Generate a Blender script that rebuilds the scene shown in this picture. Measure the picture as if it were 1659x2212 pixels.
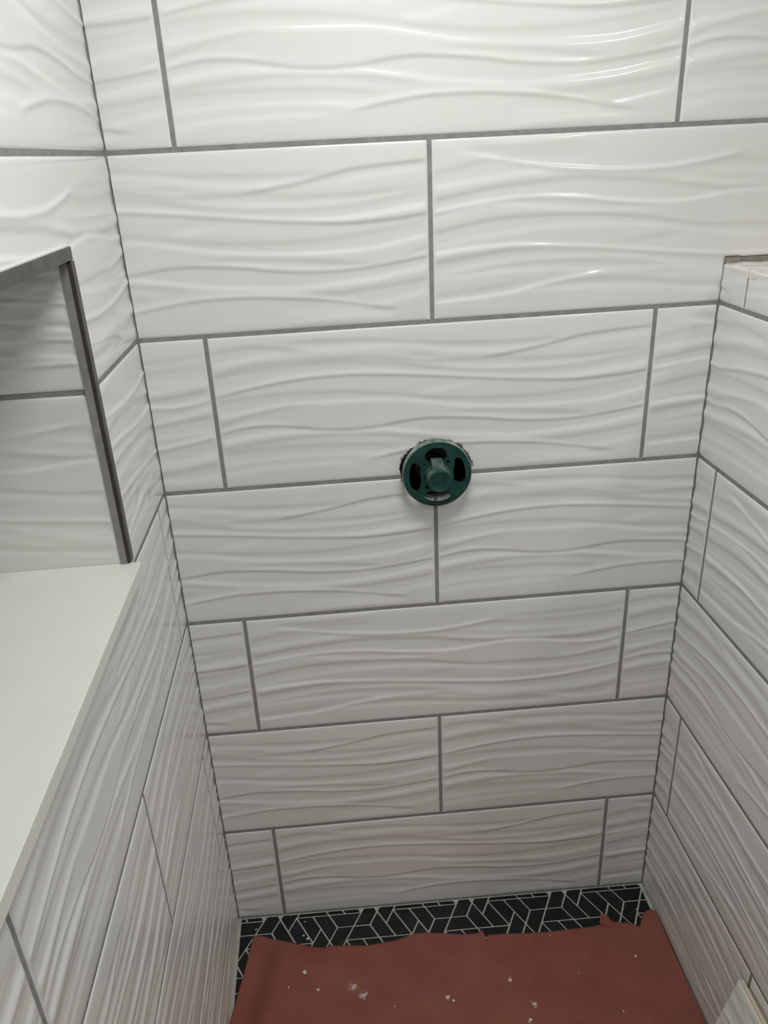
import bpy, bmesh, math, random
import numpy as np
from mathutils import Vector, Matrix

for o in list(bpy.data.objects):
    bpy.data.objects.remove(o, do_unlink=True)
SC = bpy.context.scene
COL = SC.collection
random.seed(7)
H = 0.285            # metres per tile course; all positions below are in courses
W = 3.5525           # width of the shower
LT = 2.7653          # tile length
ZC = 2.45            # ceiling
FZ = -5.98           # floor height at the left wall

# ------------------------------------------------------------------ camera
cam_d = bpy.data.cameras.new('camera')
cam = bpy.data.objects.new('camera', cam_d)
COL.objects.link(cam)
RIGHT = Vector((0.99528490, -0.08661811, -0.04364942))
DOWN = Vector((-0.07572209, -0.41264857, -0.90773747))
FWD = Vector((0.06061463, 0.90676263, -0.41726180))
CPOS = Vector((1.09605724, -4.75591016, -0.05791275)) * H
m = Matrix((RIGHT, -DOWN, -FWD)).transposed().to_4x4()
m.translation = CPOS
cam.matrix_world = m
cam_d.sensor_fit = 'VERTICAL'
cam_d.sensor_height = 36.0
cam_d.lens = 1690.685 / 2212 * 36.0
cam_d.clip_start = 0.01
SC.camera = cam

# ------------------------------------------------------------------ world, lights, exposure
world = bpy.data.worlds.new('world')
SC.world = world
world.use_nodes = True
world.node_tree.nodes['Background'].inputs[0].default_value = (0.8, 0.85, 0.9, 1)
world.node_tree.nodes['Background'].inputs[1].default_value = 0.3
SC.view_settings.view_transform = 'Standard'
SC.view_settings.look = 'None'
SC.view_settings.gamma = 1.0
SC.view_settings.exposure = 0.0
SC.view_settings.use_curve_mapping = False


def area(name, loc, aim, sx, sy, power, color, shape='RECTANGLE'):
    d = bpy.data.lights.new(name, 'AREA')
    d.shape = shape
    d.size = sx * H
    d.size_y = sy * H
    d.energy = power
    d.color = color
    o = bpy.data.objects.new(name, d)
    COL.objects.link(o)
    o.location = Vector(loc) * H
    o.rotation_euler = (Vector(aim) - Vector(loc)).to_track_quat('-Z', 'Y').to_euler()
    return o


area('shower_ceiling_lamp', (1.8, -2.35, ZC - 0.06), (1.8, -2.35, -5), 1.6, 1.6, 9.7, (0.99, 1.0, 0.965), 'DISK')
area('room_ceiling_lamp', (4.9, -6.2, ZC - 0.06), (4.9, -6.2, -5), 0.45, 0.45, 5.0, (1.0, 0.975, 0.93), 'DISK')
area('added_fill_panel', (1.6, -7.2, ZC - 0.06), (1.6, -7.2, -5), 2.6, 1.6, 3.6, (0.99, 1.0, 0.97))  # added frontal fill behind the camera, brightens recess side and middle courses

# ------------------------------------------------------------------ helpers
def V(x, y, z):
    return Vector((x * H, y * H, z * H))


def fz(x):
    return FZ - 0.025 * x


def link(name, me, mat=None, parent=None):
    o = bpy.data.objects.new(name, me)
    COL.objects.link(o)
    if mat is not None:
        me.materials.append(mat)
    if parent is not None:
        o.parent = parent
    return o


def tag(o, label, cat=None, group=None, kind=None):
    o['label'] = label
    if cat:
        o['category'] = cat
    if group:
        o['group'] = group
    if kind:
        o['kind'] = kind
    return o


def mesh_from(name, verts, faces, smooth=False):
    me = bpy.data.meshes.new(name)
    me.from_pydata([tuple(v) for v in verts], [], faces)
    me.validate()
    if smooth:
        me.polygons.foreach_set('use_smooth', [True] * len(me.polygons))
    me.update()
    return me


def bm_mesh(name, bm, smooth=False):
    bmesh.ops.recalc_face_normals(bm, faces=bm.faces)
    me = bpy.data.meshes.new(name)
    bm.to_mesh(me)
    bm.free()
    if smooth:
        me.polygons.foreach_set('use_smooth', [True] * len(me.polygons))
    return me


def add_box(bm, x0, x1, y0, y1, z0, z1, bevel=0.0):
    g = bmesh.ops.create_cube(bm, size=1.0)
    for v in g['verts']:
        v.co = V((x0 + x1) / 2 + v.co.x * (x1 - x0), (y0 + y1) / 2 + v.co.y * (y1 - y0), (z0 + z1) / 2 + v.co.z * (z1 - z0))
    if bevel:
        es = {e for v in g['verts'] for e in v.link_edges}
        bmesh.ops.bevel(bm, geom=list(es), offset=bevel * H, segments=2, affect='EDGES', profile=0.6)


def box_obj(name, boxes, mat, parent=None, bevel=0.0):
    bm = bmesh.new()
    for b in boxes:
        add_box(bm, *b, bevel=bevel)
    return link(name, bm_mesh(name, bm), mat, parent)


def plate(name, outline, holes, depth, mat, parent, to3d, bevel=0.0):
    """flat plate with holes cut in it; outline and holes in 2-D, to3d maps (a, b, d) to a point"""
    cu = bpy.data.curves.new(name, 'CURVE')
    cu.dimensions = '2D'
    cu.fill_mode = 'BOTH'
    cu.extrude = depth / 2
    cu.bevel_depth = bevel
    cu.bevel_resolution = 2
    for pl in [outline] + holes:
        sp = cu.splines.new('POLY')
        sp.points.add(len(pl) - 1)
        for p, (a, b) in zip(sp.points, pl):
            p.co = (a, b, 0, 1)
        sp.use_cyclic_u = True
    t = bpy.data.objects.new('tmp', cu)
    COL.objects.link(t)
    dg = bpy.context.evaluated_depsgraph_get()
    me = bpy.data.meshes.new_from_object(t.evaluated_get(dg))
    bpy.data.objects.remove(t, do_unlink=True)
    bpy.data.curves.remove(cu)
    for v in me.vertices:
        v.co = to3d(v.co.x, v.co.y, v.co.z)
    bm = bmesh.new()
    bm.from_mesh(me)
    bmesh.ops.remove_doubles(bm, verts=bm.verts, dist=1e-6)
    bpy.data.meshes.remove(me)
    return link(name, bm_mesh(name, bm), mat, parent)


def lathe(name, prof, cx, cz, mat, parent, seg=48, smooth=True):
    """profile of (radius, y) turned round the axis that leaves the back wall at (cx, cz)"""
    vs, fs = [], []
    n = len(prof)
    for k in range(seg):
        a = 2 * math.pi * k / seg
        for r, y in prof:
            vs.append(V(cx + r * math.cos(a), y, cz + r * math.sin(a)))
    for k in range(seg):
        k2 = (k + 1) % seg
        for i in range(n - 1):
            fs.append((k * n + i, k * n + i + 1, k2 * n + i + 1, k2 * n + i))
    bm = bmesh.new()
    bm.from_mesh(mesh_from('t', vs, fs))
    bmesh.ops.remove_doubles(bm, verts=bm.verts, dist=1e-7)
    me = bm_mesh(name, bm, smooth)
    o = link(name, me, mat, parent)
    if smooth:
        try:
            me.set_sharp_from_angle(angle=math.radians(35))
        except Exception:
            pass
    return o


def round_poly(pl, n=4):
    """Chaikin smoothing of a closed outline"""
    for _ in range(n):
        q = []
        for i in range(len(pl)):
            a, b = pl[i], pl[(i + 1) % len(pl)]
            q.append((a[0] * .75 + b[0] * .25, a[1] * .75 + b[1] * .25))
            q.append((a[0] * .25 + b[0] * .75, a[1] * .25 + b[1] * .75))
        pl = q
    return pl


# ------------------------------------------------------------------ materials
def principled(name, color, rough=0.5, spec=0.5, coat=0.0, metal=0.0):
    mt = bpy.data.materials.new(name)
    mt.use_nodes = True
    b = mt.node_tree.nodes['Principled BSDF']
    b.inputs['Base Color'].default_value = (*color, 1)
    b.inputs['Roughness'].default_value = rough
    b.inputs['Specular IOR Level'].default_value = spec
    b.inputs['Coat Weight'].default_value = coat
    b.inputs['Metallic'].default_value = metal
    return mt, mt.node_tree, b


def noise_color(nt, b, c0, c1, scale, detail=4, lo=0.35, hi=0.65, rough=None, bump=0.0, bscale=None):
    geo = nt.nodes.new('ShaderNodeNewGeometry')
    no = nt.nodes.new('ShaderNodeTexNoise')
    no.inputs['Scale'].default_value = scale
    no.inputs['Detail'].default_value = detail
    nt.links.new(geo.outputs['Position'], no.inputs['Vector'])
    cr = nt.nodes.new('ShaderNodeValToRGB')
    cr.color_ramp.elements[0].position = lo
    cr.color_ramp.elements[1].position = hi
    cr.color_ramp.elements[0].color = (*c0, 1)
    cr.color_ramp.elements[1].color = (*c1, 1)
    nt.links.new(no.outputs['Fac'], cr.inputs['Fac'])
    nt.links.new(cr.outputs['Color'], b.inputs['Base Color'])
    if bump:
        n2 = nt.nodes.new('ShaderNodeTexNoise')
        n2.inputs['Scale'].default_value = bscale or scale * 4
        n2.inputs['Detail'].default_value = 3
        nt.links.new(geo.outputs['Position'], n2.inputs['Vector'])
        bp = nt.nodes.new('ShaderNodeBump')
        bp.inputs['Strength'].default_value = bump
        bp.inputs['Distance'].default_value = 0.002
        nt.links.new(n2.outputs['Fac'], bp.inputs['Height'])
        nt.links.new(bp.outputs['Normal'], b.inputs['Normal'])
    return geo, cr


M = {}
mt, nt, b = principled('glazed_white', (0.82, 0.82, 0.805), 0.16, 0.5)
noise_color(nt, b, (0.815, 0.815, 0.80), (0.83, 0.83, 0.82), 9, 2)
M['tile'] = mt
mt, nt, b = principled('grey_grout', (0.2, 0.195, 0.185), 0.85, 0.2)
noise_color(nt, b, (0.27, 0.265, 0.255), (0.33, 0.325, 0.315), 55, 4, bump=0.5, bscale=700)
M['grout'] = mt
mt, nt, b = principled('biscuit', (0.72, 0.6, 0.44), 0.8, 0.2)
M['biscuit'] = mt
mt, nt, b = principled('sill_white', (0.80, 0.80, 0.76), 0.32, 0.4)
noise_color(nt, b, (0.79, 0.79, 0.75), (0.81, 0.81, 0.775), 14, 3)
M['sill'] = mt
mt, nt, b = principled('bronze_trim', (0.16, 0.155, 0.14), 0.42, 0.5, metal=0.55)
noise_color(nt, b, (0.085, 0.083, 0.074), (0.12, 0.118, 0.108), 30, 4)
M['trim'] = mt
mt, nt, b = principled('dark_groove', (0.06, 0.05, 0.038), 0.7, 0.2)
M['groove'] = mt
mt, nt, b = principled('green_plastic', (0.006, 0.075, 0.062), 0.42, 0.45)
noise_color(nt, b, (0.0035, 0.040, 0.035), (0.012, 0.075, 0.065), 60, 6, 0.4, 0.75, bump=0.25, bscale=160)
M['green'] = mt
mt, nt, b = principled('dusty_green', (0.2, 0.25, 0.22), 0.85, 0.2)
noise_color(nt, b, (0.05, 0.13, 0.11), (0.36, 0.38, 0.34), 45, 5, 0.3, 0.62)
M['dusty'] = mt
mt, nt, b = principled('dusty_lit_green', (0.05, 0.11, 0.095), 0.75, 0.25)  # plaster dust; light from above is also put into this paler green
noise_color(nt, b, (0.02, 0.07, 0.06), (0.15, 0.19, 0.165), 70, 5, 0.35, 0.68)
M['dusty_lit'] = mt
mt, nt, b = principled('wall_cavity', (0.004, 0.003, 0.0025), 0.95, 0.1)  # near-black, so the colour itself gives the darkness inside the hole
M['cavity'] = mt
mt, nt, b = principled('old_brass', (0.05, 0.04, 0.025), 0.5, 0.4, metal=0.6)
M['brass'] = mt
mt, nt, b = principled('black_mosaic', (0.004, 0.005, 0.008), 0.38, 0.4)
noise_color(nt, b, (0.003, 0.004, 0.006), (0.011, 0.012, 0.018), 22, 6, 0.42, 0.72)
M['mosaic'] = mt
mt, nt, b = principled('pale_grout', (0.52, 0.51, 0.45), 0.9, 0.2)
noise_color(nt, b, (0.46, 0.45, 0.39), (0.56, 0.55, 0.49), 40, 4)
M['pale_grout'] = mt
mt, nt, b = principled('mortar', (0.72, 0.69, 0.65), 0.95, 0.15)
noise_color(nt, b, (0.63, 0.56, 0.52), (0.80, 0.77, 0.72), 45, 6, 0.38, 0.62, bump=1.0, bscale=220)
M['mortar'] = mt
mt, nt, b = principled('olive_mortar', (0.3, 0.29, 0.24), 0.95, 0.15)
noise_color(nt, b, (0.24, 0.235, 0.19), (0.36, 0.35, 0.3), 60, 5, bump=1.0, bscale=260)
M['olive'] = mt
mt, nt, b = principled('paint', (0.72, 0.72, 0.70), 0.8, 0.2)
M['paint'] = mt
mt, nt, b = principled('ceiling_paint', (0.8, 0.8, 0.79), 0.9, 0.1)
M['ceil'] = mt
mt, nt, b = principled('plaster_crumb', (0.7, 0.68, 0.62), 0.95, 0.1)
M['crumb'] = mt

# red rosin paper: fibres, creases of lighter rubbing and plaster smears of their own shape
STAINS = [(0.934, -0.714, .11), (1.021, -0.786, .09), (1.672, -0.862, .05), (2.185, -0.767, .055), (2.254, -1.101, .05), (2.32, -0.98, .07)]
mt, nt, b = principled('rosin_paper', (0.25, 0.085, 0.06), 0.92, 0.12)
geo, cr = noise_color(nt, b, (0.25, 0.088, 0.066), (0.285, 0.104, 0.08), 14, 6, 0.35, 0.65, bump=0.25, bscale=900)
acc = None
for sx, sy, sr in STAINS:
    d = nt.nodes.new('ShaderNodeVectorMath')
    d.operation = 'DISTANCE'
    d.inputs[1].default_value = tuple(V(sx, sy, fz(sx) + .01))
    nt.links.new(geo.outputs['Position'], d.inputs[0])
    mr = nt.nodes.new('ShaderNodeMapRange')
    mr.inputs['From Min'].default_value = 0
    mr.inputs['From Max'].default_value = sr * H
    mr.inputs['To Min'].default_value = 1
    mr.inputs['To Max'].default_value = 0
    nt.links.new(d.outputs['Value'], mr.inputs['Value'])
    if acc is None:
        acc = mr.outputs['Result']
    else:
        mx = nt.nodes.new('ShaderNodeMath')
        mx.operation = 'MAXIMUM'
        nt.links.new(acc, mx.inputs[0])
        nt.links.new(mr.outputs['Result'], mx.inputs[1])
        acc = mx.outputs[0]
no = nt.nodes.new('ShaderNodeTexNoise')
no.inputs['Scale'].default_value = 130
no.inputs['Detail'].default_value = 5
nt.links.new(geo.outputs['Position'], no.inputs['Vector'])
mu = nt.nodes.new('ShaderNodeMath')
mu.operation = 'MULTIPLY'
nt.links.new(acc, mu.inputs[0])
nt.links.new(no.outputs['Fac'], mu.inputs[1])
r2 = nt.nodes.new('ShaderNodeMapRange')
r2.inputs['From Min'].default_value = 0.30
r2.inputs['From Max'].default_value = 0.50
nt.links.new(mu.outputs[0], r2.inputs['Value'])
mix = nt.nodes.new('ShaderNodeMix')
mix.data_type = 'RGBA'
nt.links.new(r2.outputs['Result'], mix.inputs[0])
nt.links.new(cr.outputs['Color'], mix.inputs[6])
mix.inputs[7].default_value = (0.62, 0.58, 0.53, 1)
nt.links.new(mix.outputs[2], b.inputs['Base Color'])
M['paper'] = mt

# ------------------------------------------------------------------ the moulded wave relief of one tile
# each entry: D/d = crease whose flank faces down (sharp / soft), B/b = flank that faces up; points are (along, down)
WAVES=[
 ('d',[(0.003,0.1001),(0.05,0.0784),(0.089,0.0719),(0.136,0.0827),(0.19,0.1052),(0.234,0.1226)]),
 ('d',[(0.137,0.0585),(0.203,0.0586),(0.291,0.0647),(0.348,0.0735),(0.383,0.0831),(0.45,0.1053),(0.517,0.1239),(0.607,0.1358),(0.647,0.1399),(0.715,0.142),(0.784,0.1361),(0.812,0.1337)]),
 ('b',[(0.165,0.082),(0.223,0.1053),(0.289,0.1177),(0.316,0.1122),(0.405,0.1135),(0.472,0.1322),(0.54,0.1695),(0.63,0.1896),(0.647,0.1946),(0.693,0.1906),(0.739,0.1742),(0.784,0.1516),(0.816,0.1389)]),
 ('D',[(0.596,0.2332),(0.642,0.223),(0.648,0.2227),(0.693,0.2062),(0.739,0.1867),(0.784,0.1609),(0.83,0.1371),(0.876,0.1251),(0.945,0.1129),(0.998,0.104)]),
 ('b',[(0.785,0.1983),(0.854,0.1705),(0.923,0.149),(0.992,0.1368)]),
 ('b',[(0.004,0.1773),(0.068,0.1526),(0.135,0.1284),(0.19,0.1143)]),
 ('d',[(0.005,0.2401),(0.044,0.21),(0.1,0.1835),(0.177,0.1767),(0.255,0.176),(0.333,0.1753),(0.348,0.1751),(0.382,0.1895),(0.415,0.2083),(0.471,0.2253),(0.517,0.2338),(0.562,0.233),(0.608,0.2341),(0.648,0.2415),(0.717,0.2577),(0.786,0.2625),(0.856,0.2617),(0.926,0.2494),(0.996,0.2422)]),
 ('d',[(0.004,0.2587),(0.065,0.2267),(0.154,0.2096),(0.243,0.2017),(0.31,0.2052),(0.314,0.2078),(0.37,0.2216),(0.426,0.2448),(0.494,0.2735),(0.562,0.2993),(0.631,0.3188),(0.648,0.3207),(0.718,0.3276),(0.788,0.3249),(0.857,0.3125),(0.927,0.2875),(0.997,0.2637)]),
 ('d',[(0.409,0.1822),(0.472,0.1847),(0.539,0.2112)]),
 ('b',[(0.415,0.1959),(0.471,0.2109),(0.539,0.2237)]),
 ('b',[(0.471,0.2378),(0.539,0.2728),(0.631,0.2997),(0.648,0.2984),(0.741,0.3096),(0.834,0.3018),(0.926,0.2697),(0.996,0.2498)]),
 ('D',[(0.002,0.3826),(0.048,0.3533),(0.105,0.3262),(0.173,0.3014),(0.24,0.2893),(0.308,0.2878),(0.312,0.2873),(0.38,0.3004),(0.47,0.3243),(0.539,0.3458),(0.608,0.3675),(0.649,0.3803),(0.719,0.3964),(0.789,0.4118),(0.836,0.4163),(0.907,0.4085),(0.954,0.398),(1.001,0.3818)]),
 ('B',[(0.003,0.3667),(0.049,0.3362),(0.106,0.3073),(0.173,0.2825),(0.241,0.2723),(0.308,0.2714),(0.313,0.2703),(0.38,0.2834),(0.471,0.309),(0.539,0.3318),(0.608,0.3546),(0.649,0.3674),(0.719,0.3822),(0.765,0.3892),(0.836,0.3852),(0.906,0.3632),(0.999,0.3327)]),
 ('d',[(0.005,0.4187),(0.057,0.4001),(0.125,0.3879),(0.192,0.3852),(0.283,0.3954),(0.31,0.4007),(0.378,0.427),(0.446,0.4536),(0.515,0.4803),(0.585,0.4954),(0.644,0.5016),(0.65,0.502),(0.744,0.504),(0.814,0.4916),(0.885,0.4725),(0.956,0.4469),(1.0,0.4177)]),
 ('B',[(0.006,0.5036),(0.065,0.4862),(0.122,0.4619),(0.19,0.4496),(0.258,0.4502),(0.309,0.4523),(0.377,0.4542),(0.435,0.4708),(0.492,0.5019),(0.55,0.5299),(0.632,0.5561),(0.65,0.5615),(0.721,0.5689),(0.816,0.5677),(0.887,0.5552),(0.958,0.5194),(1.0,0.498)]),
 ('d',[(0.007,0.5667),(0.063,0.522),(0.121,0.4878),(0.179,0.4667),(0.236,0.4586)]),
 ('b',[(0.435,0.4383),(0.516,0.4153),(0.597,0.389)]),
 ('D',[(0.007,0.6266),(0.049,0.5986),(0.095,0.5881),(0.151,0.5965),(0.196,0.6192),(0.242,0.6387),(0.3,0.6492),(0.304,0.6501),(0.374,0.6409),(0.445,0.615),(0.515,0.6125),(0.585,0.6281),(0.633,0.643),(0.651,0.6532),(0.722,0.673),(0.794,0.6807),(0.866,0.6715),(0.938,0.6486),(1.0,0.6206)]),
 ('B',[(0.007,0.6134),(0.061,0.5759),(0.107,0.5707),(0.152,0.5833),(0.208,0.6129)]),
 ('B',[(0.48,0.5987),(0.55,0.5996),(0.597,0.6144),(0.645,0.6306),(0.65,0.637),(0.722,0.6595),(0.794,0.6685),(0.866,0.6559),(0.937,0.6284),(0.999,0.597)]),
 ('d',[(0.503,0.5901),(0.55,0.5796),(0.609,0.578),(0.65,0.5848),(0.709,0.5966),(0.769,0.6185),(0.841,0.6429),(0.89,0.6424),(0.949,0.6139),(0.998,0.5702)]),
 ('B',[(0.011,0.6815),(0.069,0.6532),(0.139,0.6374),(0.23,0.6463),(0.304,0.6635),(0.374,0.6563),(0.42,0.6807),(0.491,0.7122),(0.562,0.737),(0.645,0.7507),(0.651,0.7607),(0.723,0.7617),(0.82,0.7471),(0.892,0.7275),(0.94,0.703),(1.0,0.6811)]),
 ('d',[(0.011,0.7257),(0.067,0.7069),(0.137,0.6876),(0.206,0.6751),(0.299,0.6808),(0.304,0.6803),(0.373,0.6981),(0.444,0.7194),(0.514,0.7422)]),
 ('d',[(0.012,0.7601),(0.088,0.7455),(0.181,0.7446),(0.274,0.7505),(0.302,0.7549),(0.372,0.7696),(0.433,0.7893)]),
 ('D',[(0.323,0.877),(0.371,0.8523),(0.407,0.8355),(0.442,0.8223),(0.49,0.806),(0.557,0.8012),(0.622,0.8043),(0.652,0.811),(0.724,0.8288),(0.798,0.8599),(0.872,0.8997),(0.947,0.9342)]),
 ('B',[(0.311,0.8675),(0.359,0.8449),(0.407,0.8203),(0.443,0.8071),(0.49,0.7908),(0.557,0.7874),(0.622,0.7904),(0.651,0.7972),(0.712,0.8103),(0.773,0.8353),(0.822,0.8615),(0.884,0.8931)]),
 ('d',[(0.712,0.802),(0.797,0.8077),(0.869,0.788),(0.942,0.7683),(1.002,0.7441)]),
 ('b',[(0.009,0.8318),(0.086,0.8138),(0.179,0.8027),(0.273,0.8087),(0.301,0.8132),(0.36,0.8187),(0.407,0.8203)]),
 ('b',[(0.01,0.9089),(0.083,0.8828),(0.177,0.8751),(0.271,0.8709),(0.299,0.8824),(0.335,0.8656)]),
 ('b',[(0.652,0.9066),(0.725,0.9043),(0.823,0.9001),(0.872,0.8877),(0.932,0.8562),(1.005,0.8189)]),
 ('b',[(0.653,0.9631),(0.799,0.9444),(0.947,0.9434)]),
]

NU, NV = 500, 420


def catmull(pts):
    P = np.array(pts, float)
    P = np.vstack([2 * P[0] - P[1], P, 2 * P[-1] - P[-2]])
    out = []
    for i in range(1, len(P) - 2):
        t = np.linspace(0, 1, 12, endpoint=False)[:, None]
        a, b_, c, d = P[i - 1], P[i], P[i + 1], P[i + 2]
        out.append(.5 * (2 * b_ + (c - a) * t + (2 * a - 5 * b_ + 4 * c - d) * t ** 2 + (3 * b_ - a - 3 * c + d) * t ** 3))
    out.append(P[-2:-1])
    q = np.vstack(out)
    return q[np.argsort(q[:, 0], kind='stable')]


def relief_map():
    U = np.linspace(0, 1, NU)
    Vv = np.linspace(0, 1, NV)
    S = np.zeros((NU, NV))
    amp = {'D': (-0.50, .0085), 'd': (-0.20, .012), 'B': (0.27, .013), 'b': (0.17, .015)}
    for k, pts in WAVES:
        q = catmull(pts)
        # smooth the hand-read curve a little
        c = np.interp(U, q[:, 0], q[:, 1])
        ker = np.ones(15) / 15
        c = np.convolve(np.pad(c, 7, mode='edge'), ker, 'valid')
        u0, u1 = pts[0][0], pts[-1][0]
        e0 = np.ones(NU) if u0 < .03 else np.clip((U - u0) / .07, 0, 1)
        e1 = np.ones(NU) if u1 > .97 else np.clip((u1 - U) / .07, 0, 1)
        env = e0 * e1
        env = env * env * (3 - 2 * env)
        a, w = amp[k]
        S += a * env[:, None] * np.exp(-.5 * ((Vv[None, :] - c[:, None]) / w) ** 2)
    # balance the slopes locally so the surface returns to the face of the tile
    m0 = S.mean(axis=1, keepdims=True)
    Hm = np.cumsum(S - m0, axis=1) / NV
    # keep the creases, drop the long swell so that the face stays flat overall
    k = np.arange(-120, 121)
    g = np.exp(-.5 * (k / (NV * .075)) ** 2)
    g /= g.sum()
    P = np.pad(Hm, ((0, 0), (120, 120)), mode='edge')
    low = np.stack([np.convolve(r, g, 'valid') for r in P])
    Hm = Hm - low
    return np.where(Hm < -.0012, -.0012 + .003 * np.tanh((Hm + .0012) / .003), Hm)


RELIEF = relief_map()


def relief(u, v, rot):
    if rot:
        u, v = 1 - u, 1 - v
    x = np.clip(u, 0, 1) * (NU - 1)
    y = np.clip(v, 0, 1) * (NV - 1)
    i = np.minimum(x.astype(int), NU - 2)
    j = np.minimum(y.astype(int), NV - 2)
    fx, fy = x - i, y - j
    R = RELIEF
    r = R[i, j] * (1 - fx) * (1 - fy) + R[i + 1, j] * fx * (1 - fy) + R[i, j + 1] * (1 - fx) * fy + R[i + 1, j + 1] * fx * fy
    return r * (-1 if rot else 1) if False else r


GROUT = 0.026      # joint width
TH = 0.0062         # tile face in front of the grout


def grid_axis(a, b_, step, extra=()):
    L = b_ - a
    pts = [0, .002, .005, .009, .014, .02, .03]
    pts = [p for p in pts if p < L / 2]
    lo = list(a + np.array(pts))
    hi = list(b_ - np.array(pts))[::-1]
    n = max(2, int(round((hi[0] - lo[-1]) / step)))
    mid = list(np.linspace(lo[-1], hi[0], n + 1))[1:-1]
    arr = np.array(lo + mid + hi)
    for e in extra:
        if a < e < b_:
            k = int(np.argmin(abs(arr - e)))
            if 0 < k < len(arr) - 1:
                arr[k] = e
    return arr


def make_tile(parent, to3d, s0, s1, zt, zb, u_of, rot, cuts=(), hole=None, fine=False, ends=(True, True), v0=0.0, name='tile', mat='tile', fres=1.0):
    """one glazed tile: s runs along the wall, zt(s)/zb(s) give its upper and lower edge,
    u_of(s) says which stretch of the full tile it was cut from; cuts are rectangles sawn out of it"""
    xs = [c for r in cuts for c in (r[0], r[1])]
    sa = grid_axis(s0, s1, (.009 if fine else .022) / fres, xs)
    hh = zt((s0 + s1) / 2) - zb((s0 + s1) / 2)
    zs = [(zt((s0 + s1) / 2) - c) / hh for r in cuts for c in (r[2], r[3])]
    va = grid_axis(0, hh, .0078 / fres, [q * hh for q in zs]) / hh
    S, T = np.meshgrid(sa, va, indexing='ij')
    ZT = np.array([zt(s) for s in sa])[:, None]
    ZB = np.array([zb(s) for s in sa])[:, None]
    Z = ZT + (ZB - ZT) * T
    ok = np.ones((len(sa) - 1, len(va) - 1), bool)
    sc = (sa[:-1] + sa[1:]) / 2
    zc = (Z[:-1, :-1] + Z[1:, 1:]) / 2
    for r in cuts:
        ok &= ~((sc[:, None] > r[0]) & (sc[:, None] < r[1]) & (zc > r[2]) & (zc < r[3]))
    if hole:
        hx, hz, hr = hole
        D = np.hypot(S - hx, (Z - hz) * HK)
        A = np.arctan2((Z - hz) * HK, S - hx)
        RR = hr * (1 + .018 * np.sin(7 * A + 1) + .015 * np.sin(17 * A) + .011 * np.sin(41 * A + 2))
        near = np.abs(D - RR) < .0075
        cd = (D[:-1, :-1] + D[1:, 1:] + D[1:, :-1] + D[:-1, 1:]) / 4
        cr_ = (RR[:-1, :-1] + RR[1:, 1:]) / 2
        ok &= cd > cr_
        S = np.where(near, hx + (S - hx) * RR / np.maximum(D, 1e-6), S)
        Z = np.where(near, hz + (Z - hz) * RR / np.maximum(D, 1e-6), Z)
    Uu = u_of(S)
    h = relief(Uu, v0 + T * (1 - v0), rot)
    dt = np.minimum(T, 1 - T) * hh
    fade = np.clip(dt / .035, 0, 1)
    h = h * (fade * fade * (3 - 2 * fade))
    h = h - .0036 * np.clip(1 - dt / .014, 0, 1) ** 2 - .0022 * np.clip(1 - dt / .055, 0, 1) ** 2
    de0 = (S - s0) if ends[0] else np.full_like(S, 9.)
    de1 = (s1 - S) if ends[1] else np.full_like(S, 9.)
    de = np.minimum(de0, de1)
    fe = np.clip(de / .03, 0, 1)
    h = h * (.12 + .88 * fe * fe * (3 - 2 * fe))
    h = h - .0036 * np.clip(1 - de / .010, 0, 1) ** 2
    n, mm = S.shape
    idx = np.arange(n * mm).reshape(n, mm)
    fi, fj = np.nonzero(ok)
    quads = np.stack([idx[fi, fj], idx[fi, fj + 1], idx[fi + 1, fj + 1], idx[fi + 1, fj]], 1)
    # boundary edges -> sides of the tile
    e = np.concatenate([quads[:, [0, 1]], quads[:, [1, 2]], quads[:, [2, 3]], quads[:, [3, 0]]])
    key = np.minimum(e[:, 0], e[:, 1]).astype(np.int64) * (n * mm) + np.maximum(e[:, 0], e[:, 1])
    _, inv, cnt = np.unique(key, return_inverse=True, return_counts=True)
    be = e[cnt[inv.ravel()] == 1]
    P = to3d(S.ravel(), h.ravel(), Z.ravel())
    Q = to3d(S.ravel(), np.full(n * mm, -(TH + .004)), Z.ravel())
    used = np.unique(be)
    remap = -np.ones(n * mm, int)
    remap[used] = np.arange(len(used)) + n * mm
    side = np.stack([be[:, 1], be[:, 0], remap[be[:, 0]], remap[be[:, 1]]], 1)
    verts = np.vstack([P, Q[used]]) * H
    faces = np.vstack([quads, side])
    live = np.unique(faces)
    rm = -np.ones(len(verts), int)
    rm[live] = np.arange(len(live))
    verts, faces = verts[live], rm[faces]
    me = bpy.data.meshes.new(name)
    me.vertices.add(len(verts))
    me.vertices.foreach_set('co', verts.ravel())
    me.loops.add(faces.size)
    me.loops.foreach_set('vertex_index', faces.ravel().astype(np.int32))
    me.polygons.add(len(faces))
    me.polygons.foreach_set('loop_start', (np.arange(len(faces)) * 4).astype(np.int32))
    sm = np.ones(len(faces), bool)
    sm[len(quads):] = False
    me.polygons.foreach_set('use_smooth', sm)
    me.update(calc_edges=True)
    me.validate()
    return link(name, me, M[mat], parent)


# joint heights read at the two corners
ZL = [1.0013, .0013, -1.0136, -2.0053, -2.9965, -3.9828, -4.9818]
ZR = [1.0116, .0116, -.9939, -2.0074, -3.0059, -4.0105, -5.0152]


def zj(i, t):
    """height of joint i (0 above the top course A, 1 under it ...) at fraction t of the way from left to right wall"""
    if i < 0:
        return 2.0 + .006
    if i < 7:
        return ZL[i] + (ZR[i] - ZL[i]) * t
    return FZ - .025 * W * t + .018


# ------------------------------------------------------------------ walls
HOLE = (1.768, -1.963, .240)
HK = 1.172        # the hole is wider than it is tall
YB = -9.2       # wall behind the camera
XR = 8.6        # far side of the bathroom


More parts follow.
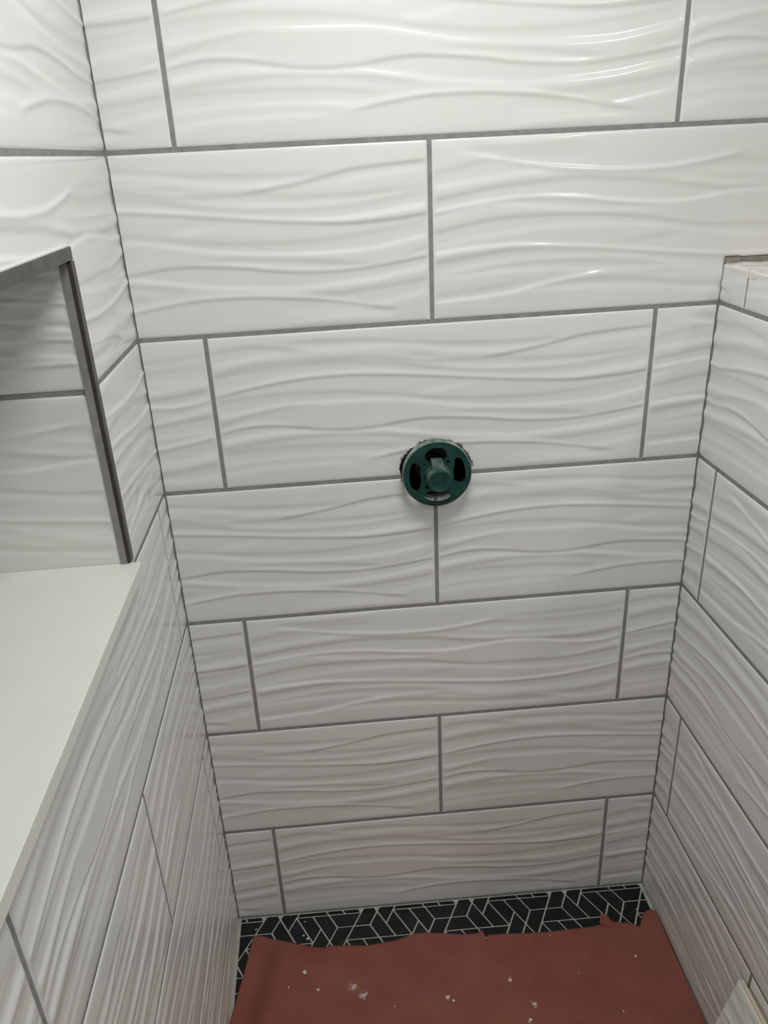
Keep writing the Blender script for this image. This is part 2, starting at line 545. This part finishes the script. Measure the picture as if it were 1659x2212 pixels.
def ring(cx, cz, r, n=64, jag=0.0):
    return [(cx + r * (1 + jag * math.sin(9 * t) + jag * math.sin(23 * t + 1)) * math.cos(t),
             cz + r * (1 + jag * math.sin(9 * t) + jag * math.sin(23 * t + 1)) * math.sin(t))
            for t in [2 * math.pi * k / n for k in range(n)]]


wall_back = plate('wall_back', [(-1.3, -6.5), (XR, -6.5), (XR, ZC), (-1.3, ZC)], [[(x, HOLE[1] + (z - HOLE[1]) / HK) for x, z in ring(HOLE[0], HOLE[1], HOLE[2] - .005, 72, .008)]],
                  .06, M['grout'], None, lambda a, b_, d: V(a, .03 + TH + d, b_))
tag(wall_back, 'back shower wall of white wavy tiles with grey joints and a green valve guard', kind='structure')
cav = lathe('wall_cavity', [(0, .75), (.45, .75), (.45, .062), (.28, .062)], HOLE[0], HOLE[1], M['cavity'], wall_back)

NY0, NY1 = -3.6, -1.05       # recess in the left wall
NZ0, NZ1 = -1.955, -.43
ND = -.85
wall_left = box_obj('wall_left', [
    (-1.3, -TH, YB, 0.3, NZ1, ZC), (-1.3, -TH, YB, 0.3, -6.5, NZ0 - .075),
    (-1.3, -TH, NY1 + TH, 0.3, NZ0 - .075, NZ1), (-1.3, -TH, YB, NY0 - TH, NZ0 - .075, NZ1),
    (-1.3, ND - TH, NY0 - TH, NY1 + TH, NZ0 - .075, NZ1)], M['grout'])
tag(wall_left, 'left shower wall of white wavy tiles with a recess above a white sill', kind='structure')

KT = -.765      # top of the knee wall
wall_right = box_obj('wall_right', [(W + TH, W + .62, -3.4, TH + .1, -6.5, KT - .02)], M['grout'])
tag(wall_right, 'low right shower wall of white wavy tiles with an unfinished top', kind='structure')

wall_outer = box_obj('wall_outer', [(XR, XR + .3, YB, .3, -6.6, ZC)], M['paint'])
tag(wall_outer, 'plain pale wall on the far side of the bathroom', kind='structure')
wall_front = box_obj('wall_front', [(-1.3, XR + .3, YB - .3, YB, -6.6, ZC)], M['paint'])
tag(wall_front, 'plain pale wall facing the tiled shower wall', kind='structure')
ceiling = box_obj('ceiling', [(-1.3, XR + .3, YB - .3, .3, ZC, ZC + .2)], M['ceil'])
tag(ceiling, 'flat white ceiling above the shower', kind='structure')

# back wall tiles ---------------------------------------------------------
G = GROUT / 2
b3 = lambda s, h, z: np.stack([s, -h, z], 1)
A_, B_, M_ = .3921, 3.1574, 1.7636


def back_tile(i, x0, x1, u0, rot, **k):
    zt = lambda s: zj(i, s / W) - G
    zb = (lambda s: zj(i + 1, s / W) + G) if i < 6 else (lambda s: zj(7, s / W))
    k.setdefault('ends', (x0 > CL + .01, abs(x1 - CR) > .01))
    return make_tile(wall_back, b3, x0, x1, zt, zb, lambda S: (S - u0) / LT, rot, **k)


CL, CR = .008, W - .009
XE = 4.9
hole = HOLE
back_tile(-1, CL, M_ - G, M_ - LT, False, fres=.6)
back_tile(-1, M_ + G, M_ + LT - G, M_, True, fres=.6)
for i, rot_mid in ((0, False), (2, False), (4, True), (6, False)):
    a, b_ = (.372, 3.1735) if i == 0 else (A_, B_)
    back_tile(i, CL, a - G, a - LT, i == 2)
    kw = dict(hole=hole, fine=True) if i == 2 else {}
    back_tile(i, a + G, b_ - G, a, rot_mid, **kw)
    back_tile(i, b_ + G, CR if i else XE, b_, i in (2, 6))
for i, rl, rr in ((1, False, True), (3, False, False), (5, False, False)):
    kw = dict(hole=hole, fine=True) if i == 3 else {}
    back_tile(i, CL, M_ - G, M_ - LT, rl, **kw)
    if i == 1:
        back_tile(i, M_ + G, M_ + LT - G, M_, rr, cuts=[(W + .004, 9, -9, -.722)])
        back_tile(i, M_ + LT + G, XE, M_ + LT, rr, cuts=[])
    else:
        back_tile(i, M_ + G, CR, M_, rr, **kw)

# left wall tiles ---------------------------------------------------------
l3 = lambda s, h, z: np.stack([h, -s, z], 1)      # s = distance from the back corner
LY1 = .2223
LY2 = 1.594
LEND = 4.2


def left_tile(i, s0, s1, u0, rot, **k):
    zt = lambda s: zj(i, 0) - G
    zb = (lambda s: zj(i + 1, 0) + G) if i < 6 else (lambda s: zj(7, 0))
    k.setdefault('ends', (s0 > .02, True))
    return make_tile(wall_left, l3, s0, s1, zt, zb, lambda S: 1 - (S - u0) / LT, rot, **k)


TRO = .988                   # outer edge of the recess trim
cutA = [(TRO + .004, 9, -1.955 - .075, -.372)]
left_tile(-1, .004, LY2 - G, LY2 - LT, True, fres=.6)
left_tile(-1, LY2 + G, LEND, LY2, False, fres=.6)
left_tile(0, .004, 2.2 - G, 2.2 - LT, False)
left_tile(0, 2.2 + G, LEND, 2.2, True, fres=.7)
left_tile(1, .004, 2.6 - G, 2.6 - LT, True, cuts=cutA)
left_tile(1, 2.6 + G, LEND, 2.6, True, cuts=cutA, fres=.7)
left_tile(2, .004, TRO + .004, LY2 - LT, True)
left_tile(3, .004, LY1 - G, LY1 - LT, False)
left_tile(3, LY1 + G, LY1 + LT - G, LY1, False, cuts=[(TRO + .06, 9, -2.03, 0)])
left_tile(3, LY1 + LT + G, LEND, LY1 + LT, False, cuts=[(0, 9, -2.03, 0)], fres=.7)
left_tile(4, .004, LY2 - G, LY2 - LT, False)
left_tile(4, LY2 + G, LEND, LY2, False)
left_tile(5, .004, LY1 - G, LY1 - LT, False)
left_tile(5, LY1 + G, LY1 + LT - G, LY1, False)
left_tile(5, LY1 + LT + G, LEND, LY1 + LT, False, fres=.7)
left_tile(6, .004, LY2 - G, LY2 - LT, True)
left_tile(6, LY2 + G, LEND, LY2, False, fres=.7)

# far jamb of the recess: two tiles, joint carried round from the wall
j3 = lambda s, h, z: np.stack([s, NY1 - h, z], 1)
for (z0, z1, rot, uo) in ((-.405, -1.013, False, -1.6), (-1.041, NZ0 + .006, True, -1.9)):
    make_tile(wall_left, j3, ND + .01, -.035, lambda s, q=z0: q, lambda s, q=z1: q, lambda S, q=uo: (S - q) / LT, rot)
# back of the recess
r3 = lambda s, h, z: np.stack([ND + h, -s, z], 1)
for (z0, z1, rot) in ((-.44, -1.013, False), (-1.041, NZ0 + .006, True)):
    make_tile(wall_left, r3, -NY1 + .01, 2.4, lambda s, q=z0: q, lambda s, q=z1: q, lambda S: (S - 1.0) / LT, rot, fres=.7)
    make_tile(wall_left, r3, 2.4 + GROUT, -NY0 - .01, lambda s, q=z0: q, lambda s, q=z1: q, lambda S: (S - 2.4) / LT, rot, fres=.7)

# right wall tiles --------------------------------------------------------
w3 = lambda s, h, z: np.stack([W - h, -s, z], 1)
REND = 3.3


def right_tile(i, s0, s1, u0, rot, **k):
    zt = (lambda s: zj(i, 1) - G) if i != 1 else (lambda s: KT)
    zb = (lambda s: zj(i + 1, 1) + G) if i < 6 else (lambda s: zj(7, 1))
    k.setdefault('ends', (s0 > .02, True))
    if i == 1:
        k['v0'] = .765
    return make_tile(wall_right, w3, s0, s1, zt, zb, lambda S: (S - u0) / LT, rot, **k)


right_tile(1, .007, .2994 - G * .6, .2994 - LT, False)
right_tile(1, .2994 + G * .6, LT + .29, .2994, False)
for i, rot in ((3, True), (5, True)):
    right_tile(i, .007, .2526 - G, .2526 - LT, rot)
    right_tile(i, .2526 + G, .2526 + LT - G, .2526, rot)
    right_tile(i, .2526 + LT + G, REND, .2526 + LT, rot, fres=.6)
for i, rot in ((2, False), (4, False), (6, False)):
    right_tile(i, .007, 1.5858 - G, 1.5858 - LT + 1.3, rot)
    right_tile(i, 1.5858 + G, REND, 1.5858, rot)

# unfinished top of the low wall: rough mortar with a broken strip against the back wall
def rough_slab(name, x0, x1, y0, y1, z, amp, mat, parent, nx=40, ny=90, seed=1):
    rnd = random.Random(seed)
    ph = [(rnd.uniform(8, 60), rnd.uniform(8, 60), rnd.uniform(0, 6.28), rnd.uniform(.3, 1)) for _ in range(14)]
    vs, fs = [], []
    for i in range(nx + 1):
        for j in range(ny + 1):
            x = x0 + (x1 - x0) * i / nx
            y = y0 + (y1 - y0) * j / ny
            h = sum(a * math.sin(p * x + q * y + f) for p, q, f, a in ph) * amp / 4
            ex = x + (.002 * math.sin(40 * y) * math.sin(17 * y + 1) if i == 0 else 0)
            vs.append(V(ex, y, z + h - (.012 if i in (0, nx) else 0)))
    n = len(vs)
    for i in range(nx):
        for j in range(ny):
            a = i * (ny + 1) + j
            fs.append((a, a + ny + 1, a + ny + 2, a + 1))
    lower = {}
    def low(k):
        if k not in lower:
            lower[k] = len(vs)
            v = vs[k]
            vs.append(Vector((v.x, v.y, (z - .05) * H)))
        return lower[k]
    edge = [j for j in range(ny + 1)] + [i * (ny + 1) + ny for i in range(1, nx + 1)] + \
           [nx * (ny + 1) + j for j in range(ny - 1, -1, -1)] + [i * (ny + 1) for i in range(nx - 1, 0, -1)]
    for k in range(len(edge)):
        a, b_ = edge[k], edge[(k + 1) % len(edge)]
        fs.append((a, b_, low(b_), low(a)))
    return link(name, mesh_from(name, vs, fs, True), M[mat], parent)


rough_slab('mortar_cap', W + .004, W + .62, -3.4, -.004, KT + .006, .006, 'mortar', wall_right)
box_obj('mortar_strip', [(W + .012, W + .105, -.001, TH + .01, -.80, -.728), (W + .112, W + .64, .001, TH + .01, -.80, -.73)], M['olive'], wall_back, bevel=.003)

# ------------------------------------------------------------------ recess trim and sill
bm = bmesh.new()
add_box(bm, -.06, .012, -3.62, -1.0, -.432, -.376, bevel=.003)
trim_1 = link('trim_1', bm_mesh('trim_1', bm), M['trim'])
tag(trim_1, 'grey metal edge trim along the top of the wall recess', kind='structure')
bm = bmesh.new()
add_box(bm, -.02, .008, -3.62, -1.0, -.376, -.366, bevel=.002)
link('tile_edge', bm_mesh('tile_edge', bm), M['tile'], trim_1)
bm = bmesh.new()
add_box(bm, -.008, .012, -1.042, -.988, -1.946, -.436, bevel=.003)
trim_2 = link('trim_2', bm_mesh('trim_2', bm), M['trim'])
tag(trim_2, 'upright grey metal edge trim at the far side of the wall recess', kind='structure')
box_obj('groove', [(-.012, .004, -1.052, -1.040, -1.946, -.44)], M['groove'], trim_2)
box_obj('grout_strip', [(-.04, -.006, NY1 - .006, NY1 + .01, -1.946, -.44)], M['grout'], trim_2)

sill = box_obj('recess_sill', [(ND + .005, .06, NY0, -1.040, -2.016, -1.946)], M['sill'], bevel=.004)
tag(sill, 'smooth white stone sill slab in the wall recess', 'sill')

# ------------------------------------------------------------------ floor
fv = [V(x, y, fz(min(max(x, 0), W))) for x, y in ((-1.3, YB - .3), (XR + .3, YB - .3), (XR + .3, .3), (-1.3, .3))]
fv = []
for x in (-1.3, 0, W, XR + .3):
    for y in (YB - .3, .3):
        for d in (-.002, -.3):
            fv.append(V(x, y, fz(min(max(x, 0), W)) + d))
ff = []
for k in range(3):
    q = k * 4
    ff += [(q, q + 4, q + 6, q + 2), (q + 1, q + 3, q + 7, q + 5), (q, q + 1, q + 5, q + 4), (q + 2, q + 6, q + 7, q + 3)]
ff += [(0, 2, 3, 1), (12, 13, 15, 14)]
floor = link('floor', mesh_from('floor', fv, ff), M['pale_grout'])
tag(floor, 'shower floor of black mosaic pieces with pale grout', kind='structure')

LA, LR, LX, LY = .1382, .1240, .8398, -.165       # lattice of the mosaic
# trapezoids on a triangular lattice (half-steps along, rows towards the camera)
PIECES = [[(2, 0), (1, 1), (2, 2), (4, 2)], [(-1, 1), (1, 1), (2, 2), (-2, 2)], [(9, 1), (11, 1), (9, 3), (8, 2)],
          [(4, 0), (3, 1), (4, 2), (6, 2)], [(4, 0), (6, 0), (7, 1), (6, 2)], [(6, 0), (8, 0), (9, 1), (8, 2)],
          [(8, 0), (12, 0), (11, 1), (9, 1)], [(7, 1), (5, 3), (7, 3), (8, 2)]]


def clip(poly, f):
    out = []
    for i in range(len(poly)):
        a, b_ = poly[i], poly[(i + 1) % len(poly)]
        fa, fb = f(a), f(b_)
        if fa >= 0:
            out.append(a)
        if (fa >= 0) != (fb >= 0):
            t = fa / (fa - fb)
            out.append((a[0] + (b_[0] - a[0]) * t, a[1] + (b_[1] - a[1]) * t))
    return out


def inset(poly, d):
    ar = sum(poly[i][0] * poly[(i + 1) % len(poly)][1] - poly[(i + 1) % len(poly)][0] * poly[i][1] for i in range(len(poly)))
    if ar < 0:
        poly = poly[::-1]
    out = poly
    for i in range(len(poly)):
        a, b_ = poly[i], poly[(i + 1) % len(poly)]
        ex, ey = b_[0] - a[0], b_[1] - a[1]
        L = math.hypot(ex, ey)
        if L < 1e-6:
            continue
        nx, ny = -ey / L, ex / L
        out = clip(out, lambda p: (p[0] - a[0]) * nx + (p[1] - a[1]) * ny - d)
        if len(out) < 3:
            return []
    return out


count = 0
for row in range(-3, 7):
    for rep in range(-3, 6):
        for pc in PIECES:
            pl = []
            for hx, r in pc:
                hx2, r2_ = hx + 12 * rep - 6 * row, r + 2 * row
                # row 0 of the lattice lies one row behind LY
                pl.append((LX + LA * (hx2 + 3) / 2, LY + LR - LR * r2_))
            pl = clip(pl, lambda p: p[0] - .018)
            if len(pl) > 2: pl = clip(pl, lambda p: W - .022 - p[0])
            if len(pl) > 2: pl = clip(pl, lambda p: -.002 - p[1])
            if len(pl) < 3:
                continue
            cx = sum(p[0] for p in pl) / len(pl)
            cy = sum(p[1] for p in pl) / len(pl)
            if not (cy > -.56 or (cx < .34 and cy > -1.25)):
                continue
            pl = inset(pl, .0062)
            if len(pl) < 3:
                continue
            ar = abs(sum(pl[i][0] * pl[(i + 1) % len(pl)][1] - pl[(i + 1) % len(pl)][0] * pl[i][1] for i in range(len(pl)))) / 2
            if ar < .0004:
                continue
            n = len(pl)
            top = inset(pl, .0015)
            if len(top) != n:
                top = pl
            zt_ = .006 + random.uniform(-.0008, .0008)
            vs = [V(x, y, fz(x) - .001) for x, y in pl] + [V(x, y, fz(x) + zt_) for x, y in top]
            k0 = min(range(n), key=lambda k: (top[k][0] - pl[0][0]) ** 2 + (top[k][1] - pl[0][1]) ** 2)
            fs = [tuple(n + k for k in range(n))]
            for k in range(n):
                k2 = (k + 1) % n
                fs.append((k, k2, n + (k2 + k0) % n, n + (k + k0) % n))
            link('mosaic_piece', mesh_from('mosaic_piece', vs, fs), M['mosaic'], floor)
            count += 1

# ------------------------------------------------------------------ red rosin paper
PB = [(0.136, -0.187), (0.23, -0.2), (0.31, -0.234), (0.412, -0.271), (0.498, -0.298), (0.626, -0.339), (0.739, -0.362), (0.797, -0.352),
      (0.967, -0.36), (1.096, -0.366), (1.197, -0.352), (1.313, -0.341), (1.402, -0.323), (1.477, -0.299), (1.579, -0.298), (1.737, -0.317),
      (1.894, -0.341), (2.01, -0.345), (2.055, -0.321), (2.074, -0.368), (2.082, -0.447), (2.09, -0.37), (2.239, -0.37), (2.366, -0.38),
      (2.475, -0.388), (2.613, -0.39), (2.754, -0.384), (2.894, -0.383), (2.989, -0.379), (3.039, -0.372), (3.087, -0.366), (3.152, -0.344),
      (3.194, -0.357), (3.236, -0.371), (3.274, -0.37), (3.301, -0.399), (3.325, -0.385), (3.344, -0.408), (3.375, -0.417), (3.395, -0.378),
      (3.42, -0.329), (3.45, -0.303), (3.49, -0.292), (3.52, -0.300), (3.542, -0.345)]
PL_ = [(0.004, -0.912), (0.040, -0.731), (0.092, -0.47), (0.138, -0.187)]
PF = -3.3
pbx = np.array([p[0] for p in PB])
pby = np.array([p[1] for p in PB])
ply = np.array([p[1] for p in PL_])
plx = np.array([p[0] for p in PL_])
cols = sorted(set([round(float(x), 4) for x in np.linspace(.136, 3.542, 220)] + [p[0] for p in PB]))
frac = [(c - .136) / (3.542 - .136) for c in cols]
tr = [0, .006, .013, .022, .033, .046, .06] + list(np.linspace(.078, .42, 40)) + list(np.linspace(.45, 1, 18))


def paper_h(x, y, d_left, t):
    h = .010
    kf = .25 + .75 * (1 - math.exp(-t / .14))
    if d_left < .09:
        h += .012 * (1 - d_left / .09)
    elif d_left < .38:
        q = min(1, (d_left - .09) / .24)
        h += .115 * kf * math.sin(q * math.pi * .5) ** 2
    else:
        h += .115 * kf * math.exp(-((d_left - .38) / .42) ** 2)
    h += .006 * math.sin(2.1 * x + 1.3 * y) * math.sin(3.0 * y + .7 * x + 1)
    h += .004 * math.exp(-abs(y + .60 + .03 * math.sin(2 * x)) / .012) * (1 if .75 < x < 1.6 else 0)
    h += .006 * math.exp(-t / .02) * math.sin(9 * x)
    if x > 3.36:                                    # curl against the right wall
        q = (x - 3.36) / .19
        h += .055 * q * q * (.35 + .65 * math.exp(-max(0, -y - .3) / .35))
    return max(h, .010)


vs, fs = [], []
for fr in frac:
    yb = float(np.interp(.136 + fr * 3.406, pbx, pby))
    for t in tr:
        y = yb + (PF - yb) * t
        xl = float(np.interp(y, ply, plx))
        x = xl + (3.542 - xl) * fr
        z = fz(x) + paper_h(x, y, x - xl, t * abs(PF - yb))
        vs.append(V(x, y, z))
nt_ = len(tr)
for i in range(len(frac) - 1):
    for j in range(nt_ - 1):
        a = i * nt_ + j
        fs.append((a, a + 1, a + nt_ + 1, a + nt_))
paper = link('paper_sheet', mesh_from('paper_sheet', vs, fs, True), M['paper'])
so = paper.modifiers.new('thickness', 'SOLIDIFY')
so.thickness = .0006
so.offset = 1
tag(paper, 'sheet of red rosin paper with torn edges covering the mosaic floor', 'paper')
# torn flap standing up from the far edge
fl = [(3.04, -.366, .022), (3.073, -.285, .03), (3.122, -.293, .03), (3.138, -.329, .022), (3.156, -.357, .014), (3.138, -.406, .013), (3.10, -.397, .013)]
me = mesh_from('torn_flap', [V(x, y, fz(x) + z) for x, y, z in fl], [tuple(range(len(fl)))])
flap = link('torn_flap', me, M['paper'], paper)
so = flap.modifiers.new('thickness', 'SOLIDIFY')
so.thickness = .0006

# plaster crumbs --------------------------------------------------------
CR_ = [(0.576, -0.621, .020, 1), (0.677, -0.752, .016, 1), (0.451, -0.733, .008, 1), (0.153, -0.121, .010, 0), (0.555, -0.218, .009, 0),
       (0.59, -0.251, .014, 0), (0.566, -0.088, .008, 0), (3.41, -0.255, .012, 0), (3.287, -0.245, .008, 0), (3.231, -0.679, .012, 1),
       (2.601, -0.425, .006, 1), (1.71, -0.895, .013, 1), (1.255, -0.893, .007, 1), (2.258, -1.098, .014, 1), (2.973, -1.103, .007, 1), (2.732, -0.771, .006, 1)]
for k, (x, y, r, on_paper) in enumerate(CR_):
    bm = bmesh.new()
    bmesh.ops.create_icosphere(bm, subdivisions=1, radius=r * H)
    for v in bm.verts:
        v.co *= random.uniform(.65, 1.2)
        v.co.z *= .5
        v.co.x *= random.uniform(.8, 1.1)
    me = bm_mesh('plaster_crumb', bm)
    o = link('plaster_crumb', me, M['crumb'])
    xl = float(np.interp(y, ply, plx))
    z = fz(x) + (paper_h(x, y, x - xl, .3) + .003 if on_paper else .006)
    o.location = V(x, y, z + r * .42)
    o.rotation_euler = (0, 0, random.uniform(0, 3))
    tag(o, 'largest white plaster crumb lying on the red paper' if k == 0 else 'small white plaster crumb lying on the red paper' if on_paper else 'small white plaster crumb lying on the black mosaic', 'plaster crumb',
        'plaster crumbs on the red paper' if on_paper else 'plaster crumbs on the black mosaic')

# ------------------------------------------------------------------ green valve guard
guard = bpy.data.objects.new('valve_guard', None)
COL.objects.link(guard)
gx, gz = 1.766, -1.967
guard.location = V(gx, 0, gz)
tag(guard, 'round dark green plastic valve guard with slots in the tiled back wall', 'valve guard')
S_TOP = [(-0.0773, 0.1259), (-0.0707, 0.1513), (-0.0519, 0.1724), (-0.0273, 0.1818), (0.0093, 0.1823), (0.0367, 0.1738), (0.0548, 0.1547), (0.0592, 0.1285), (0.0543, 0.1061), (0.0389, 0.104), (0.0308, 0.072), (-0.0384, 0.0774), (-0.0626, 0.0988), (-0.0716, 0.1092)]
S_LEFT = [(-0.1776, 0.0456), (-0.1675, 0.0743), (-0.1487, 0.0891), (-0.1306, 0.0779), (-0.1111, 0.0584), (-0.1039, 0.0398), (-0.1106, 0.0173), (-0.1112, -0.0091), (-0.1087, -0.0325), (-0.1092, -0.0525), (-0.1226, -0.0916), (-0.1386, -0.1088), (-0.151, -0.1078), (-0.1659, -0.0847), (-0.1775, -0.0537), (-0.1838, -0.0067)]
S_RIGHT = [(0.1111, 0.0822), (0.1189, 0.1012), (0.1374, 0.1063), (0.1559, 0.0951), (0.1713, 0.0645), (0.1806, 0.0177), (0.1821, -0.0255), (0.1758, -0.0584), (0.1618, -0.0657), (0.1337, -0.0567), (0.1056, -0.0462), (0.1089, -0.0165), (0.1045, 0.017), (0.1078, 0.0464), (0.1141, 0.0656)]
S_BOTTOM = [(-0.0898, -0.1584), (-0.08, -0.1388), (-0.0639, -0.1165), (-0.0264, -0.1161), (0.0142, -0.1228), (0.0517, -0.1292), (0.0704, -0.1409), (0.0813, -0.157), (0.0764, -0.1719), (0.0511, -0.1869), (0.0132, -0.194), (-0.0245, -0.191), (-0.0589, -0.1779)]
S_1 = [(-0.094, 0.0669), (-0.0813, 0.0839), (-0.0755, 0.0688), (-0.0849, 0.063)]
S_2 = [(0.0555, 0.0767), (0.0665, 0.097), (0.0879, 0.0807), (0.0601, 0.0681)]
S_3 = [(-0.0876, 0.0089), (-0.0737, 0.0111), (-0.076, -0.0251), (-0.0899, -0.024)]
S_4 = [(-0.0865, -0.081), (-0.0598, -0.0698), (-0.0585, -0.0816), (-0.0698, -0.0992)]

def grow(pl, k):
    cx, cz = sum(p[0] for p in pl) / len(pl), sum(p[1] for p in pl) / len(pl)
    return [(cx + (x - cx) * k, cz + (z - cz) * k) for x, z in pl]


face_h = [grow(round_poly(pl, 1), 1.06) for pl in (S_TOP, S_LEFT, S_RIGHT, S_BOTTOM)] + [grow(pl, 1.15) for pl in (S_1, S_2, S_3, S_4)]
GR = .2195


def gpart(o):
    o.parent = guard
    o.matrix_parent_inverse = Matrix.Translation(-V(gx, 0, gz))
    return o


gpart(plate('face_plate', ring(0, 0, GR, 72), face_h, .012, M['green'], None, lambda a, b_, d: V(gx + a, -.088 + d, gz + b_), bevel=.0015))
gpart(lathe('rim', [(GR + .002, -.090), (GR + .006, -.084), (GR + .007, -.040), (GR - .008, -.040), (GR - .009, -.082), (GR + .002, -.090)], gx, gz, M['dusty'], None, 72))
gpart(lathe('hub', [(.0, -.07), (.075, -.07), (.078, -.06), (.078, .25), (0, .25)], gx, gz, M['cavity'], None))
kn = gpart(lathe('knob', [(0, -.203), (.0035, -.203), (.007, -.206), (.011, -.206), (.0125, -.201), (.058, -.2005), (.066, -.205), (.072, -.203), (.0745, -.197),
                          (.073, -.19)], gx + .002, gz - .006, M['green'], None, 64))
lathe('knob_collar', [(.073, -.195), (.0755, -.172), (.079, -.167), (.084, -.10), (.084, .02)], gx + .002, gz - .006, M['dusty_lit'], kn, 64)
bm = bmesh.new()
add_box(bm, gx - .042, gx + .031, -.172, -.075, gz + .05, gz + .110, bevel=.004)
for v in bm.verts:
    if v.co.y < -.13 * H and v.co.z > (gz + .08) * H:
        v.co.y += .02 * H
link('stop_tab', bm_mesh('stop_tab', bm), M['dusty_lit'], kn)
# raised lettering marks round the knob face and along the rim are moulded dashes
bm = bmesh.new()
for k in range(11):
    t = math.radians(35 + k * 11)
    c_ = (gx + .002 + .059 * math.cos(t), gz - .006 + .059 * math.sin(t))
    add_box(bm, c_[0] - .003, c_[0] + .003, -.2035, -.199, c_[1] - .004, c_[1] + .004)
link('moulded_marks', bm_mesh('moulded_marks', bm), M['green'], kn)
# valve body and pipe in the cavity
gpart(lathe('valve_body', [(.0, .12), (.12, .12), (.135, .2), (.135, .5), (0, .5)], gx, gz - .01, M['brass'], None))

# ------------------------------------------------------------------ loose tile leaning on the right wall
lt = bpy.data.objects.new('spare_tile', None)
COL.objects.link(lt)
tag(lt, 'loose spare wavy white tile leaning against the low right wall', 'tile')
top = Vector((3.495, 0, -5.11))
bot = Vector((3.285, 0, fz(3.285) + .032))
ax = (bot - top)
LH = ax.length
ax.normalize()
nrm = Vector((-ax.z * -1, 0, ax.x * -1))
nrm = Vector((ax.z, 0, -ax.x))
if nrm.x > 0:
    nrm = -nrm
lean = lambda s, h, z: np.stack([top.x + ax.x * (-z) + nrm.x * h, -s, top.z + ax.z * (-z) + nrm.z * h], 1)
gl = make_tile(None, lean, 1.554, 2.75, lambda s: 0., lambda s: -LH, lambda S: (S - 1.2) / LT, False, name='glazed_face')
gl.parent = lt
bm = bmesh.new()
add_box(bm, 0, 1, 1.554, 2.75, 0, 1)
for v in bm.verts:
    a = v.co / H
    z = -LH * (1 - a.z)
    h = -.016 - .030 * a.x
    p = Vector((top.x + ax.x * (-z) + nrm.x * h, -a.y, top.z + ax.z * (-z) + nrm.z * h))
    v.co = p * H
gb = link('biscuit_body', bm_mesh('biscuit_body', bm), M['biscuit'], lt)

# ------------------------------------------------------------------ lamp fittings, and a frame for the added fill
def fitting(x, y, r, label):
    f = lathe('ceiling_light', [(r, 0), (r + .07, 0), (r + .08, .03), (r + .08, .05), (r, .05), (r, 0)], 0, 0, M['ceil'], None, 40)
    f.rotation_euler = (math.radians(90), 0, 0)
    f.location = V(x, y, ZC - .05)
    tag(f, label, 'ceiling light')


fitting(1.8, -2.35, .84, 'round white recessed ceiling light above the shower')
fitting(4.9, -6.2, .27, 'small round white ceiling light in the bathroom')
pf = box_obj('added_fill_frame', [(.24, .30, -8.06, -6.34, ZC - .06, ZC), (2.90, 2.96, -8.06, -6.34, ZC - .06, ZC), (.30, 2.90, -8.06, -8.0, ZC - .06, ZC), (.30, 2.90, -6.40, -6.34, ZC - .06, ZC)], M['ceil'])  # made-up frame, goes with the added fill light
tag(pf, 'rectangular frame of an added fill light behind the camera', 'ceiling light')
